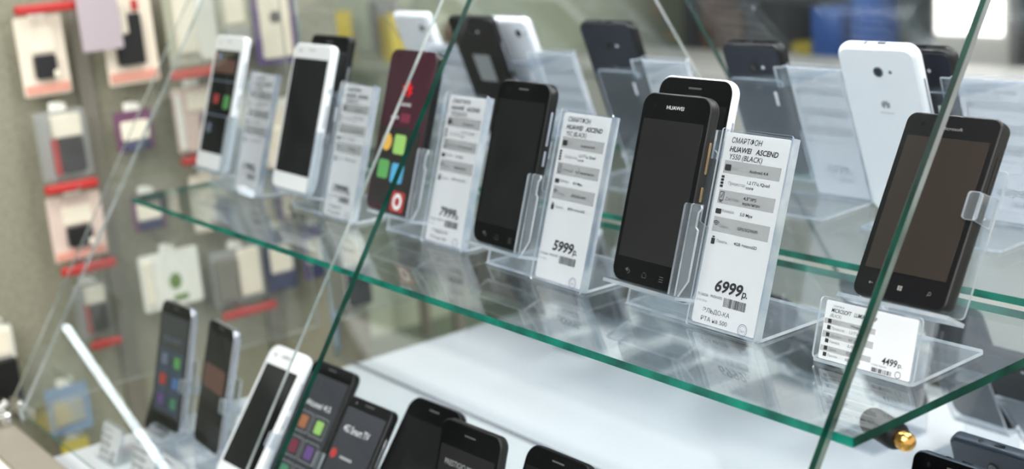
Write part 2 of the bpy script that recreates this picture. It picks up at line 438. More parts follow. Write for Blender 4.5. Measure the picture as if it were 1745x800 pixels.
# ------------------------------------------------------------------ acrylic stands
cT, sT = cos(TILT), sin(TILT)
def Q(u, v, c): return (u, v*sT-c*cT, v*cT+c*sT)
def rpoly(u0, u1, v0, v1, r, seg=4):
    p = []
    for (cx, cz, a0) in ((u1-r, v1-r, 0), (u0+r, v1-r, pi/2), (u0+r, v0+r, pi), (u1-r, v0+r, 3*pi/2)):
        for k in range(seg+1):
            a = a0+pi/2*k/seg; p.append((cx+r*cos(a), cz+r*sin(a)))
    return p
AC = ['acrylic', 'edge_acrylic']
def make_stand():
    t = empty('phone_stand')
    # base plate with rounded corners, lying on the shelf behind the fold
    MB().sheet(rpoly(-.127, .0015, .003, .0735, .003), lambda a, b, c: (a, b, c), .0003, .0025).build('base_plate', AC, t)
    # fold strip + backrest: one outline with the higher ticket side and the small tab
    out = [(-.126, .0028), (.0012, .0028), (.0012, .1325), (-.0605, .1335), (-.0605, .132), (-.0702, .132), (-.0702, .1125), (-.0655, .1125), (-.0655, .1165),
           (-.0685, .1185), (-.1225, .1185), (-.1255, .1155)]
    MB().sheet(out, Q, -.0033, -.0012).build('backrest', AC, t)
    fold = MB(); pr = []
    for k in range(7):
        a = pi/2+ (pi-.0)*k/6*.5; pr.append((.0045-.0045*sin(a-pi/2)*1.0, .0045-.0045*cos(a-pi/2)))
    # rounded bend between base and backrest
    ins = [Q(0, .0028, -.0012), (0, .0008, .0012), (0, .0030, .0003), (0, .0030, .0025), Q(0, .0028, -.0033)]
    vs = [(x, q[1], q[2]) for x in (-.1265, .0014) for q in ins]
    nn = len(ins); fold.add(vs, [(i, (i+1) % nn, nn+(i+1) % nn, nn+i) for i in range(nn)]+[list(range(nn))[::-1], [nn+i for i in range(nn)]], 1)
    fold.build('fold', AC, t)
    # ledge that carries the phone
    MB().sheet([(-.133, -.0012), (-.0590, -.0012), (-.0590, .0185), (-.133, .0185)], lambda a, b, c: Q(a, c, b), .0153, .0178).build('ledge', AC, t)
    # side hook: wall beside the phone and a lip folded over its front
    h = MB()
    h.sheet([(-.0012, .0182), (.0185, .0182), (.0185, .0800), (.0165, .0810), (.0080, .0810), (.0080, .070), (-.0012, .066)], lambda a, b, c: Q(c, b, a), -.0604, -.0590)
    h.sheet([(-.0668, .0182), (-.0576, .0182), (-.0505, .030), (-.0505, .064), (-.053, .066), (-.053, .0755), (-.0505, .0785), (-.0515, .0806), (-.0655, .0806), (-.0668, .0790)], Q, .0166, .0185)
    h.build('side_hook', AC, t)
    # clear cover that holds the ticket
    s_ = MB(); s_.sheet(rpoly(-.0600, .0020, .0005, .1340, .002), Q, .0022, .0034)
    s_.sheet([(.0012, .0028), (.0025, .0028), (.0025, .1325), (.0012, .1325)], Q, -.0033, .0034)
    s_.build('ticket_cover', ['cover_clear', 'edge_acrylic'], t)
    MB().sheet([(-.0762, .094), (-.0735, .094), (-.0735, .1075), (-.0762, .1075)], Q, -.0040, -.0034, 0, 0).build('slot', 'mark_white', t)
    return t
def copy_tree(o, parent=None):
    c = o.copy(); C.objects.link(c)
    if parent: c.parent = parent
    for ch in list(o.children): copy_tree(ch, c)
    return c
STANDS = {5: (-.1366, .0744, -.0254), 4: (-.3065, .0748, -.0348), 3: (-.4780, .0885, -.02), 2: (-.6490, .083, -.02), 1: (-.8450, .083, -.02)}
SLAB = {5: 'clear acrylic stand holding a black phone and the 6999 ticket', 4: 'clear acrylic stand holding a black phone and the 5999 ticket',
        3: 'clear acrylic stand holding the plum poster phone and the 7999 ticket', 2: 'clear acrylic stand holding a white phone with blank screen',
        1: 'clear acrylic stand holding a white phone showing a menu, farthest along the shelf'}
proto = make_stand(); first = True
for kk in (5, 4, 3, 2, 1):
    t = proto if first else copy_tree(proto); first = False
    x, y, yaw = STANDS[kk]
    t.location = (x, y, .0002); t.rotation_euler = (0, 0, yaw)
    tag(t, SLAB[kk], 'phone stand', 'acrylic phone stands on the glass shelf')

# low easel stand: front flap for a landscape ticket, step, reclined back plate
FT, RT = .285, .52
def F(u, v, c): return (u, v*sin(FT)-c*cos(FT), v*cos(FT)+c*sin(FT))
def make_easel(flap=.0405, wide=.036, recl=RT, back=.085, shift=.012, hook=True):
    t = empty('easel_stand')
    MB().sheet(rpoly(-wide-.002, wide-.002, .001, .0735, .003), lambda a, b, c: (a, b, c), .0003, .0025).build('base_plate', AC, t)
    MB().sheet(rpoly(-wide-.002, wide-.002, .0022, flap, .003), F, -.0022, -.0004).build('front_flap', AC, t)
    top = F(0, flap, -.0004)
    yb = top[1]; zb = top[2]
    def G(u, v, c): return (u, yb+.0185+v*sin(recl)-c*cos(recl), zb+.001+v*cos(recl)+c*sin(recl))
    MB().sheet(rpoly(-wide+.012, wide+.012, -.004, back, .003), G, -.0025, -.0005).build('back_plate', AC, t)
    MB().sheet([(-wide+.010, -.0005), (wide+.014, -.0005), (wide+.014, .0175), (-wide+.010, .0175)], lambda a, b, c: G(a, c, b), -.0084, -.0060).build('ledge', AC, t)
    if hook:
        h = MB(); h.sheet([(.0, .050), (.018, .050), (.018, .066), (0, .068)], lambda a, b, c: G(c, b, a), wide+.0105, wide+.012)
        h.sheet(rpoly(wide+.003, wide+.012, .050, .0665, .002), G, .016, .018)
        h.build('side_hook', AC, t)
    return t
ES_LOC, ES_YAW = (-.0532, .0747), .0145
es = make_easel(); es.location = (ES_LOC[0], ES_LOC[1], .0002); es.rotation_euler = (0, 0, ES_YAW)
tag(es, 'low clear acrylic easel with a wide 4499 ticket on its front flap', 'phone stand')

# ------------------------------------------------------------------ price tickets
def write_all(mb, specs, y, mi=0):
    for s_ in specs:
        write(mb, s_[0], s_[1], s_[2], s_[3], s_[4], y, *(s_[5:7]), mi=mi)
def barcode(mb, u0, u1, v0, v1, y, seed):
    r = random.Random(seed); u = u0
    while u < u1:
        w_ = r.choice((.0003, .0003, .0005, .0008)); mb.quad(u, min(u+w_, u1), v0, v1, y); u += w_+r.choice((.0003, .0004, .0006))
def ticket(label, lines, price, foot, loc, yaw, vals, seed, group='white price tickets on the glass shelf'):
    t = empty('price_ticket', loc, (-TILT, 0, yaw))
    tag(t, label, 'price ticket', group)
    p_ = MB(); p_.sheet(rpoly(-.0578, -.0002, .0035, .1315, .0025), lambda a, b, c: (a, -c, b), .0006, .0009, 0, 0)
    p_.build('paper', 'paper', t)
    b = MB()
    for (v0, v1) in ((.1043, .1130), (.0840, .0932), (.0652, .0752)): b.quad(-.0546, -.0046, v0, v1, -.0010)
    b.build('grey_bands', 'band_grey', t)
    k = MB()
    bold, soft = [], []
    bold.append((lines[1], -.0520, .1191, -.0095, .0036, .022, .18))
    soft += [(lines[0], -.0517, .1249, -.0251, .0037, .004, .12), (lines[2], -.0517, .1141, -.0221 if len(lines[2]) > 11 else -.027, .0036, .004, .18)]
    for (s_, u0, v0, u1) in vals: bold.append((s_, u0, v0, u1, .0021, 0.012, .0))
    write_all(k, bold, -.0012); write_all(k, soft, -.0012)
    # pictograms
    k.slab(-.0533, -.0478, .1062, .1104, .0008, -.00125, -.0011, .00001, seg=2)
    for i in range(4): k.slab(-.0548, -.0522, .0948+.0021*i, .0964+.0021*i, .0004, -.00125, -.0011, .00001, seg=2)
    k.slab(-.0532, -.0496, .0860, .0866, .0002, -.00125, -.0011, .00001, seg=2)
    for (a0, a1, c0, c1) in ((-.0534, -.0530, .0866, .0920), (-.0499, -.0495, .0866, .0920), (-.0534, -.0495, .0917, .0921), (-.0525, -.0504, .0850, .0857)): k.quad(a0, a1, c0, c1, -.0012)
    k.add([(-.0524, -.0012, .0878), (-.0520, -.0012, .0875), (-.0503, -.0012, .0910), (-.0507, -.0012, .0912)], [(0, 1, 2, 3)])
    k.slab(-.0543, -.0492, .0772, .0806, .0005, -.00125, -.0011, .00001, seg=2)
    for i in range(3):
        r0 = .0010+.0012*i; cx, cz = -.0515, .0686
        vs = [(cx+q*cos(a), -.0012, cz+q*sin(a)) for q in (r0, r0+.0006) for a in [pi*(.25+.5*j/8) for j in range(9)]]
        k.add(vs, [(j, j+1, 10+j, 9+j) for j in range(8)])
    k.slab(-.0533, -.0500, .0567, .0608, .0004, -.00125, -.0011, .00001, seg=2); k.quad(-.0527, -.0506, .0612, .0622, -.0012)
    k.build('printed_text', 'ink', t)
    g_ = MB()
    for (s_, u0, v0, u1) in (('О.С.:', -.0470, .1071, -.0412), ('Процессор:', -.0476, .0973, -.0321), ('Дисплей:', -.0477, .0870, -.0350), ('Камера:', -.0483, .0787, -.0372), ('Связь:', -.0484, .0686, -.0397), ('Память:', -.0484, .0584, -.0380)):
        write(g_, s_, u0, v0, u1, .0021, -.0012, .0)
    g_.build('captions', 'ink_grey', t); g_ = MB()
    write(g_, '71126226', -.0560, .0219, -.0464, .0017, -.0012, .02); write(g_, '9NZ61072', -.0444, .0222, -.0338, .0017, -.0012, .02)
    write(g_, '21.01.2016', -.0567, .0181, -.0468, .0015, -.0012, -.006)
    g_.build('item_codes', 'ink_grey', t)
    q = MB(); write(q, price, -.0424 if len(price) < 5 else -.0470, .0270, -.0180, .0079, -.0012, .030, .20); write(q, 'р.', -.0172, .0270, -.0124, .0044, -.0012, .026, .12)
    q.build('price', 'ink', t)
    bc = MB(); barcode(bc, -.0318, -.0120, .0181, .0240, -.0012, seed)
    bc.build('barcode', 'ink', t)
    if foot:
        ft = MB(); write(ft, foot[0], -.0488, .0117, -.0244, .0030, -.0012, .0); write(ft, foot[1], -.0492, .0059, -.0252, .0030, -.0012, .0)
        ft.build('footer_text', 'ink_soft', t)
    st = MB(); st.disc(-.0113, .0064, -.0012, .0042, 28, r_in=.0038); st.disc(-.0113, .0064, -.0012, .0031, 28, r_in=.0029)
    write(st, 'Тест', -.0135, .0052, -.0092, .0016, -.0012)
    st.build('stamp', 'stamp_blue', t)
    return t
def stand_local(kk, u, v, c):
    x, y, yaw = STANDS[kk]; a, b, z = Q(u, v, c)
    return (x+a*cos(yaw)-b*sin(yaw), y+a*sin(yaw)+b*cos(yaw), z+.0002)
V550 = [('Android 4.4', -.0312, .1069, -.0148), ('1,2 ГГц /Quad', -.0312, .0995, -.0117), ('core', -.0315, .0962, -.0249), ('4,5"/IPS', -.0319, .0890, -.0204), ('мультитач', -.0319, .0857, -.0168),
        ('5,0 Mpx', -.0322, .0784, -.0209), ('GPS/3G/WiFi', -.0321, .0690, -.0143), ('4GB +microSD', -.0327, .0589, -.0123)]
V5C = [('Android 4.4', -.0312, .1069, -.0148), ('1,2 ГГц, Quad', -.0312, .0995, -.0117), ('core', -.0315, .0962, -.0249), ('4,3" мультитач', -.0319, .0870, -.0100),
       ('8,0 Mpx', -.0322, .0784, -.0209), ('GPS/3G/WiFi', -.0321, .0690, -.0143), ('8GB +microSD', -.0327, .0589, -.0123)]
FOOT = ('ЭЛЬДО-КА', 'РТА на 500')
for kk, lines, price, foot, vals, lab in (
    (5, ('СМАРТФОН', 'HUAWEI   ASCEND', 'Y550 (BLACK)'), '6999', FOOT, V550, 'white price ticket reading 6999 beside the black phone with the white phone behind'),
    (4, ('СМАРТФОН', 'HUAWEI   ASCEND', 'Y5C (BLACK)'), '5999', None, V5C, 'white price ticket reading 5999 beside the plain black phone'),
    (3, ('СМАРТФОН', 'HUAWEI   ASCEND', 'Y5D (BLACK)'), '7999', FOOT, V5C, 'white price ticket reading 7999 beside the plum poster phone'),
    (2, ('СМАРТФОН', 'HUAWEI   ASCEND', 'Y6 (WHITE)'), '19999', FOOT, V5C, 'blurred white price ticket beside the white phone with blank screen'),
    (1, ('СМАРТФОН', 'HUAWEI   ASCEND', 'Y6 (WHITE)'), '11990', None, V5C, 'blurred white price ticket beside the white phone showing a menu, farthest along the shelf')):
    ticket(lab, lines, price, foot, stand_local(kk, 0, 0, 0), STANDS[kk][2], vals, kk)

def landscape(label, loc, yaw, price, seed, full=True, w_=.0647, h_=.0377, tilt=FT, group='white price tickets on the glass shelf'):
    t = empty('price_ticket', loc, (-tilt, 0, yaw)); tag(t, label, 'price ticket', group)
    MB().sheet(rpoly(-w_/2, w_/2, .003, h_+.001, .0012), lambda a, b, c: (a, -c, b), .0002, .0005, 0, 0).build('paper', 'paper', t)
    s_ = w_/.0647; y = -.0008
    b = MB()
    for (v0, v1) in ((.0246, .0279), (.0162, .0202), (.0080, .0114)): b.quad(-.0318*s_, .0049*s_, v0, v1, -.0006)
    b.build('grey_bands', 'band_grey', t)
    k = MB()
    write(k, 'MICROSOFT   LUMIA 435 DP' if full else 'СМАРТФОН   A5', -.0277*s_, .0320, .0046*s_, .0026, y, .006, .2)
    for i, v in enumerate((.0252, .0214, .0170, .0133, .0088, .0050)):
        k.quad(-.0290*s_, -.0265*s_, v, v+.0024, y)
        write(k, ('Windows 8', '1,2 ГГц Dual', '4,0" мульт', '2,0 Mpx', 'GPS/3G', '8GB +microSD')[i], -.0125*s_, v+.0003, -.002*s_, .0016, y)
    write(k, price, .0124*s_, .0092, .0228*s_, .0042, y, .014, .1); write(k, 'р.', .0238*s_, .0095, .0266*s_, .0024, y, .01)
    barcode(k, .0064*s_, .0202*s_, .0035, .0062 if not full else .0060, y, seed)
    k.disc(.0245*s_, .0052, y, .0020, 20, r_in=.0017)
    k.build('printed_text', 'ink', t)
    g_ = MB(); write(g_, 'СМАРТФОН', -.0269*s_, .0352, -.019*s_, .0012, y, -.004)
    write(g_, '(BLACK)', -.0282*s_, .0290, -.0201*s_, .0022, y, -.004, .2)
    for i, v in enumerate((.0252, .0214, .0170, .0133, .0088, .0050)):
        write(g_, ('О.С.:', 'Процессор:', 'Дисплей:', 'Камера:', 'Связь:', 'Память:')[i], -.0255*s_, v+.0003, (-.021, -.016, -.0175, -.018, -.0195, -.018)[i]*s_, .0016, y, -.003)
    g_.build('captions', 'ink_grey', t); g_ = MB()
    write(g_, '71126226  9NZ61072', .0056*s_, .0072, .0163*s_, .0010, y)
    g_.build('item_codes', 'ink_grey', t)
    return t
landscape('wide white price ticket reading 4499 below the reclined black phone', (ES_LOC[0], ES_LOC[1], .0005), ES_YAW, '4499', 66)

# ------------------------------------------------------------------ phones
def flower(mb, cx, cz, y, r, mirror=1, flip=False):
    """eight-petalled fan"""
    for i in range(8):
        a = math.radians(90+(i-3.5)*34); L = r*(1.0 if i in (3, 4) else .95 if i in (2, 5) else .8 if i in (1, 6) else .55)
        d = Vector((cos(a), sin(a))); nrm = Vector((-d.y, d.x)); w_ = L*.2; vs = []
        for k in range(14):
            s_ = 2*pi*k/14; q = d*(L*.62+L*.42*cos(s_))+nrm*(w_*sin(s_))
            vs.append((cx+q.x, y, cz+q.y))
        mb.add(vs, [list(range(14))])
def phone(label, w, h, d, loc, rot, body='black_body', face='black_glass', disp='display_off', back=None, bez=(.004, .016, .016), r=.009, bev=.0016, bevb=.003,
          brand=None, cam_xz=(0, .018), logo=True, nav=None, ui=None, keys='key_light', keyz=(.62, .82, .48, .58), rear_text='HUAWEI', jack=False, group=None, flash=True, logo_z=.42, notch=True, sticker=False, brand_mat='mark_white'):
    t = empty('smartphone', loc, rot)
    tag(t, label, 'phone', group)
    x0, x1 = -w/2, w/2
    MB().slab(x0, x1, 0, h, r, 0, d, bev, bevb, seg=8).build('body', body, t)
    i = bev*.75
    MB().slab(x0+i, x1-i, i, h-i, max(r-i, .001), -.0003, .0002, .0002, .0001, seg=8).build('front_glass', face, t)
    sx, top, bot = bez
    MB().slab(x0+sx, x1-sx, bot, h-top, .0005, -.0005, -.00031, .0001, .00005, seg=2).build('display', disp, t)
    ys = -.00058
    if notch:
        MB().slab(-.0065, .0065, h-top*.42-.0006, h-top*.42+.0006, .0005, -.00045, -.0003, .0001, .00005, seg=3).build('earpiece', 'mark_dim' if face != 'white_face' else 'mark_grey', t)
    fc = MB(); fc.disc(-w*.30, h-top*.5, -.00036, .0015, 16); fc.build('front_camera', 'lens_dark', t)
    if brand:
        b = MB(); write(b, brand[0], brand[1], brand[2], brand[3], brand[4], -.00045, .004); b.build('front_logo', brand_mat if face != 'white_face' else 'ink_grey', t)
    if nav == 'android':
        b = MB(); z = bot*.45; u = w*.25
        vs = [(-u+.0022*cos(a)*k_, -.00045, z+.0016*sin(a)*k_) for k_ in (1, .78) for a in [(-.5+1.25*j/10)*pi for j in range(11)]]
        b.add(vs, [(j, j+1, 12+j, 11+j) for j in range(10)]); b.add([(-u-.0030, -.00045, z+.0012), (-u-.0002, -.00045, z+.0028), (-u-.0002, -.00045, z-.0004)], [(0, 1, 2)])
        for (a0, a1, c0, c1) in ((-.0021, .0021, z-.0019, z-.0016), (-.0021, -.0018, z-.0019, z+.0004), (.0018, .0021, z-.0019, z+.0004)): b.quad(a0, a1, c0, c1, -.00045)
        b.add([(-.0024, -.00045, z+.0003), (0, -.00045, z+.0020), (.0024, -.00045, z+.0003), (0, -.00045, z+.0016)], [(0, 3, 1), (3, 2, 1)])
        for q in (-.0016, 0, .0016): b.quad(u-.002, u+.002, z+q-.0002, z+q+.0002, -.00045)
        b.build('navigation_marks', 'mark_dim', t)
    if nav == 'windows':
        b = MB(); z = bot*.50; u = w*.31
        b_v0 = len(b.v)
        for a in (0, 1):
            for c_ in (0, 1): b.add([(-.0021+a*.0023, -.00045, z-.0019+c_*.0021-.0002*(1-a)*(1-2*c_)*-1), (-.0021+a*.0023+.0020, -.00045, z-.0019+c_*.0021), (-.0021+a*.0023+.0020, -.00045, z+c_*.0021), (-.0021+a*.0023, -.00045, z+c_*.0021)], [(0, 1, 2, 3)])
        b.v[b_v0:] = [(xx*.72, yy, z+(zz-z)*.72) for xx, yy, zz in b.v[b_v0:]]
        b.quad(-u-.0015, -u+.0012, z-.00015, z+.00015, -.00045); b.add([(-u-.0018, -.00045, z), (-u-.0006, -.00045, z+.0010), (-u-.0006, -.00045, z-.0010)], [(0, 1, 2)])
        b.disc(u, z+.0004, -.00045, .0010, 16, r_in=.0008); b.add([(u-.0008, -.00045, z-.0002), (u-.0006, -.00045, z-.0004), (u-.0014, -.00045, z-.0012), (u-.0016, -.00045, z-.0010)], [(0, 1, 2, 3)])
        b.build('navigation_marks', 'mark_mid', t)
    # side keys on the right flank
    for j in (0, 2):
        a, b_ = keyz[j]*h, keyz[j+1]*h
        q = MB(); q.slab(d*.40, d*.58, a, b_, .0006, -.0001, .0009, .0002, .0002, seg=3)
        q.v = [(x1-.0002+(.0008-yy), xx, zz) for xx, yy, zz in q.v]
        q.build('volume_key' if j == 0 else 'power_key', keys, t)
    # back
    if back:
        MB().slab(x0+bevb*.9, x1-bevb*.9, bevb*.9, h-bevb*.9, max(r-bevb*.9, .001), d-.0001, d+.0003, .0001, .0002, seg=8).build('back_cover', back, t)
    cz = h-cam_xz[1]; q = MB(); q.cyl((cam_xz[0], d, cz), (cam_xz[0], d+.0010, cz), .0046, 28)
    rc = q.build('rear_camera', 'silver' if body == 'white_body' else 'charcoal_body', t)
    MB().cyl((cam_xz[0], d+.0009, cz), (cam_xz[0], d+.0012, cz), .0034, 24).build('lens', 'lens_dark', rc)
    if flash:
        MB().cyl((cam_xz[0]+.011, d, cz), (cam_xz[0]+.011, d+.0006, cz), .0016, 16).build('flash_lamp', 'mark_white' if body != 'white_body' else 'ink_grey', t)
    if logo:
        b = MB(); flower(b, 0, h*.66, d+.00045, .0055); write(b, rear_text, -.0062, h*.66-.0068, .0062, .0018, d+.00045, .004, mirror=True)
        b.build('rear_logo', 'mark_grey' if body == 'white_body' else 'mark_dim', t)
    g_ = MB()
    for j in range(5): g_.quad(-.006+.0026*j, -.0048+.0026*j, h*.12, h*.12+.002, d+.0005)
    g_.build('speaker_grille', 'mark_dim', t)
    if sticker:
        MB().slab(-.013, .016, h*.55, h*.74, .001, d+.0003, d+.0006, .0001, .0001, seg=2).build('rear_sticker', 'mark_grey', t, 'pale sticker on the back')
    if jack:
        b = MB()
        for (cx, rr) in ((-.010, .0019),): b.cyl((cx, d*.5, h-.0006), (cx, d*.5, h+.0002), rr, 20)
        b.build('headphone_jack', 'lens_dark', t)
        pt = MB().slab(.001, .0095, d*.36, d*.64, .001, -.0002, .0006, .0001, .0001, seg=3).build('charging_port', 'lens_dark', t)
        pt.data.transform(Matrix(((1, 0, 0, 0), (0, 0, 1, 0), (0, 1, 0, h), (0, 0, 0, 1))))
    for s_ in (ui or []):
        kind, mat, args, nm = s_
        b = MB()
        if kind == 'tile': b.slab(*args[:4], args[4] if len(args) > 4 else .001, -.00075, -.0005, .0001, .00005, seg=4)
        elif kind == 'ground': b.slab(*args[:4], args[4], -.00058, -.0005, .00003, .00002, seg=4)
        elif kind == 'disc': b.disc(args[0], args[1], -.0008, args[2], 24)
        elif kind == 'ring': b.disc(args[0], args[1], -.0008, args[2], 24, r_in=args[3])
        elif kind == 'flower': flower(b, args[0], args[1], -.0008, args[2])
        elif kind == 'text': write(b, args[0], args[1], args[2], args[3], args[4], -.0008, args[5] if len(args) > 5 else 0)
        elif kind == 'frame':
            a0, a1, c0, c1 = args[:4]; q = .0006
            b.quad(a0, a1, c0, c0+q, -.0008); b.quad(a0, a1, c1-q, c1, -.0008); b.quad(a0, a0+q, c0, c1, -.0008); b.quad(a1-q, a1, c0, c1, -.0008)
        b.build(nm, mat, t)
    return t
def on_stand(kk, u_mid, v, c): return stand_local(kk, u_mid, v, c), (-TILT, 0, STANDS[kk][2])
GR = 'phones on the glass shelf'
# 6999
l_, r_ = on_stand(5, -.0955, .0182, .0150)
phone('black phone with gold side keys in front of a white-sided phone', .0680, .1333, .0098, l_, r_, 'charcoal_body', 'black_glass', 'display_off', 'navy_back', (.0045, .0185, .0175), .010, .0014, .0035,
      brand=('HUAWEI', -.0085, .1225, .0085, .0026), nav='android', keys='gold', keyz=(.62, .78, .48, .555), group=GR, flash=True, jack=True, notch=False)
l_, r_ = on_stand(5, -.1105, .0105, -.0140)
phone('white-backed phone with black face standing behind the black phone at the 6999 ticket', .0750, .1570, .0085, l_, r_, 'white_body', 'black_glass', 'display_dark', 'white_body', (.004, .019, .018), .011, .0015, .0035,
      brand=('HUAWEI', -.0075, .1425, .0075, .0020), brand_mat='mark_dim', keys='silver', cam_xz=(.0, .0225), group=GR, jack=True)
# 5999
l_, r_ = on_stand(4, -.0985, .0185, .0130)
phone('plain black phone with two bright side keys beside the 5999 ticket', .0690, .1320, .0100, l_, r_, 'black_body', 'black_glass', 'display_dark', 'navy_back', (.0042, .0155, .0165), .010, .0014, .0035,
      nav='android', keys='key_light', keyz=(.64, .84, .52, .61), cam_xz=(0, .0225), group=GR, jack=True)
# 7999 plum poster
w_, h_ = .0780, .1475
ui = [('ground', 'poster_dusk', (-.034, .034, .005, h_*.52, .002), 'poster_foot'), ('flower', 'ui_logo_red', (.0, h_*.735, .0105), 'red_flower_mark'), ('text', 'mark_white', ('HUAWEI', -.011, h_*.655, .010, .0030, .006), 'poster_name'),
      ('text', 'mark_white', ('ASCEND', -.020, h_*.572, -.006, .0026, .004), 'poster_text'), ('tile', 'ui_plum', (-.003, .012, h_*.555, h_*.61, .001), 'dark_red_block'),
      ('disc', 'ui_yellow', (-.019, h_*.425, .0080), 'yellow_icon'), ('tile', 'ui_green', (-.007, .012, h_*.36, h_*.48, .003), 'green_icon'),
      ('tile', 'ui_green_2', (-.027, -.009, h_*.20, h_*.315, .003), 'green_icon'), ('tile', 'ui_blue', (-.004, .0165, h_*.185, h_*.305, .003), 'blue_icon'),
      ('tile', 'ui_red', (.004, .026, h_*.015, h_*.14, .003), 'red_icon'), ('ring', 'mark_white', (.015, h_*.078, .0075, .004), 'white_ring')]
l_, r_ = on_stand(3, -.1045, .0185, .0150)
phone('dark plum phone with a red flower poster and colourful icons', w_, h_, .0090, l_, r_, 'black_body', 'poster_plum', 'poster_plum', 'navy_back', (.003, .012, .003), .009, ui=ui, keys='black_body', cam_xz=(0, .024), group=GR, notch=False, jack=True)
# stand 2: white with blank screen, big black one behind
l_, r_ = on_stand(2, -.1080, .0182, .0150)
phone('white phone with a blank black screen, second from the far shelf end', .0800, .1475, .0085, l_, r_, 'white_body', 'white_face', 'display_dark', 'white_body', (.0042, .0150, .0165), .008, keys='silver', nav=None, cam_xz=(.022, .016), group=GR, logo=False, keyz=(.45, .6, .68, .72))
l_, r_ = on_stand(2, -.1290, .0107, -.0135)
phone('tall black phone standing behind the white phone with the blank screen', .0800, .1690, .0085, l_, r_, 'black_body', 'black_glass', 'display_dark', 'charcoal_body', (.004, .018, .018), .006, keys='silver', cam_xz=(.0, .016), group=GR, logo=False, sticker=True)
# stand 1
w_, h_ = .0750, .1500
ui = [('tile', 'ui_brown', (-.026, .026, h_*.72, h_*.82), 'menu_picture'), ('tile', 'ui_slate', (-.030, .030, h_*.655, h_*.665, .0003), 'menu_line'), ('tile', 'ui_red', (-.017, -.004, h_*.49, h_*.56, .002), 'red_icon'),
      ('tile', 'ui_green_2', (.010, .024, h_*.46, h_*.56, .002), 'green_icon'), ('tile', 'ui_slate', (-.030, .030, h_*.40, h_*.41, .0003), 'menu_line'), ('tile', 'ui_slate', (-.022, -.012, h_*.27, h_*.34, .001), 'grey_icon'),
      ('tile', 'ui_red', (-.030, -.024, h_*.83, h_*.86, .0005), 'red_dot'), ('tile', 'ui_sky', (-.022, -.014, h_*.80, h_*.86, .001), 'blue_icon')]
l_, r_ = on_stand(1, -.0990, .0182, .0150)
phone('white phone showing a dark app menu, farthest along the shelf', w_, h_, .0085, l_, r_, 'white_body', 'white_face', 'display_dark', 'white_body', (.0065, .0165, .0185), .006, ui=ui, keys='silver', cam_xz=(.02, .018), group=GR, logo=False)
# reclined phone on the easel
phone('big dark phone reclining on the low easel above the 4499 ticket', .0645, .1160, .0110, (-.0405, .0900, .0432), (-.5236, 0, .0022), 'charcoal_body', 'black_body', 'display_warm', 'black_body', (.0045, .0150, .0175), .0065, .0012, .003,
      brand=('Microsoft', -.006, .1062, .008, .0020), brand_mat='mark_mid', notch=False, nav='windows', keys='charcoal_body', group=GR, logo=False, cam_xz=(0, .02))

# ------------------------------------------------------------------ lower row on the deck
GL = 'phones on the white deck'
def low_stand(x, y, yaw, z0, tilt, label, w_=.03):
    """clear folded easel: foot, ledge and leaning back plate"""
    t = empty('easel_stand', (x, y, DECK_Z+.0003), (0, 0, yaw)); tag(t, label, 'phone stand', 'acrylic easels on the white deck')
    H = z0-DECK_Z-.0003
    MB().sheet(rpoly(-w_, w_, -.004, .075, .003), lambda a, b, c: (a, b, c), 0, .0022).build('base_plate', AC, t)
    MB().sheet([(-w_, .0022), (w_, .0022), (w_, H-.0030), (-w_, H-.0030)], lambda a, b, c: (a, c, b), -.003, -.001).build('riser', AC, t)
    MB().sheet([(-w_, -.003), (w_, -.003), (w_, .014), (-w_, .014)], lambda a, b, c: (a, b, c), H-.0028, H-.0006).build('ledge', AC, t)
    def G(u, v, c): return (u, .0125+v*sin(tilt)-c*cos(tilt), H+v*cos(tilt)+c*sin(tilt))
    MB().sheet(rpoly(-w_, w_, .001, .078, .003), G, -.0040, -.0022).build('back_plate', AC, t)
    h = MB(); h.sheet([(-.0022, .045), (.0152, .045), (.0152, .060), (-.0022, .062)], lambda a, b, c: G(c, b, a), w_+.0078, w_+.0092)
    h.sheet(rpoly(w_-.001, w_+.0092, .045, .060, .002), G, .0152, .0167)
    h.sheet([(w_+.0002, .045), (w_+.0092, .045), (w_+.0092, .052), (w_+.0002, .052)], G, -.0040, -.0022)
    h.build('side_hook', AC, t)
    return t
def lower(label, slabel, w, h, x, y, yaw, tilt, **kw):
    zb = -.235
    low_stand(x, y, yaw, zb, tilt, slabel)
    return phone(label, w, h, .0090, (x, y, zb+.0005+.009*sin(tilt)), (-tilt, 0, yaw), group=GL, **kw)
w_, h_ = .068, .135
ui = [('text', 'ui_slate', ('GALAXY', -.020, h_*.685, .020, .0065), 'title_text')]
pal = ['ui_slate', 'ui_green_2', 'ui_red', 'ui_sky', 'ui_purple', 'ui_teal']
for j in range(6):
    cx = -.014+.028*(j % 2); cz = h_*.54-(j//2)*.022
    ui.append(('frame', 'ui_sky', (cx-.0115, cx+.0115, cz-.0095, cz+.0095), 'icon_frame')); ui.append(('tile', pal[j], (cx-.0065, cx+.0065, cz-.006, cz+.006, .0015), 'app_icon'))
lower('dark phone with silver rim and six framed icons on the deck', 'clear easel under the silver-rimmed phone with six icons', w_, h_, -.883, -.041, .066, .27, body='silver', face='black_glass', disp='poster_grey', back='charcoal_body', bez=(.004, .014, .014), ui=ui, keys='silver', r=.010, logo=False)
ui = [('tile', 'ui_brown', (-.026, .026, .060, .085, .004), 'screen_picture')]
lower('dark phone with pale rim and no icons between the six-icon and the white phone', 'clear easel under the pale-rimmed phone without icons', .066, .130, -.7965, -.0336, -.055, .285, body='silver', face='black_glass', disp='display_off', back='charcoal_body', bez=(.003, .012, .012), ui=ui, keys='silver', r=.009, logo=False)
lower('white phone with a blank screen standing on the deck', 'clear easel under the white phone on the deck', .068, .140, -.686, -.059, .050, .64, body='white_body', face='white_face', disp='display_dark', back='white_body', bez=(.005, .020, .018), keys='silver', r=.012, logo=False, brand=('SAMSUNG', -.010, .129, .010, .0022))
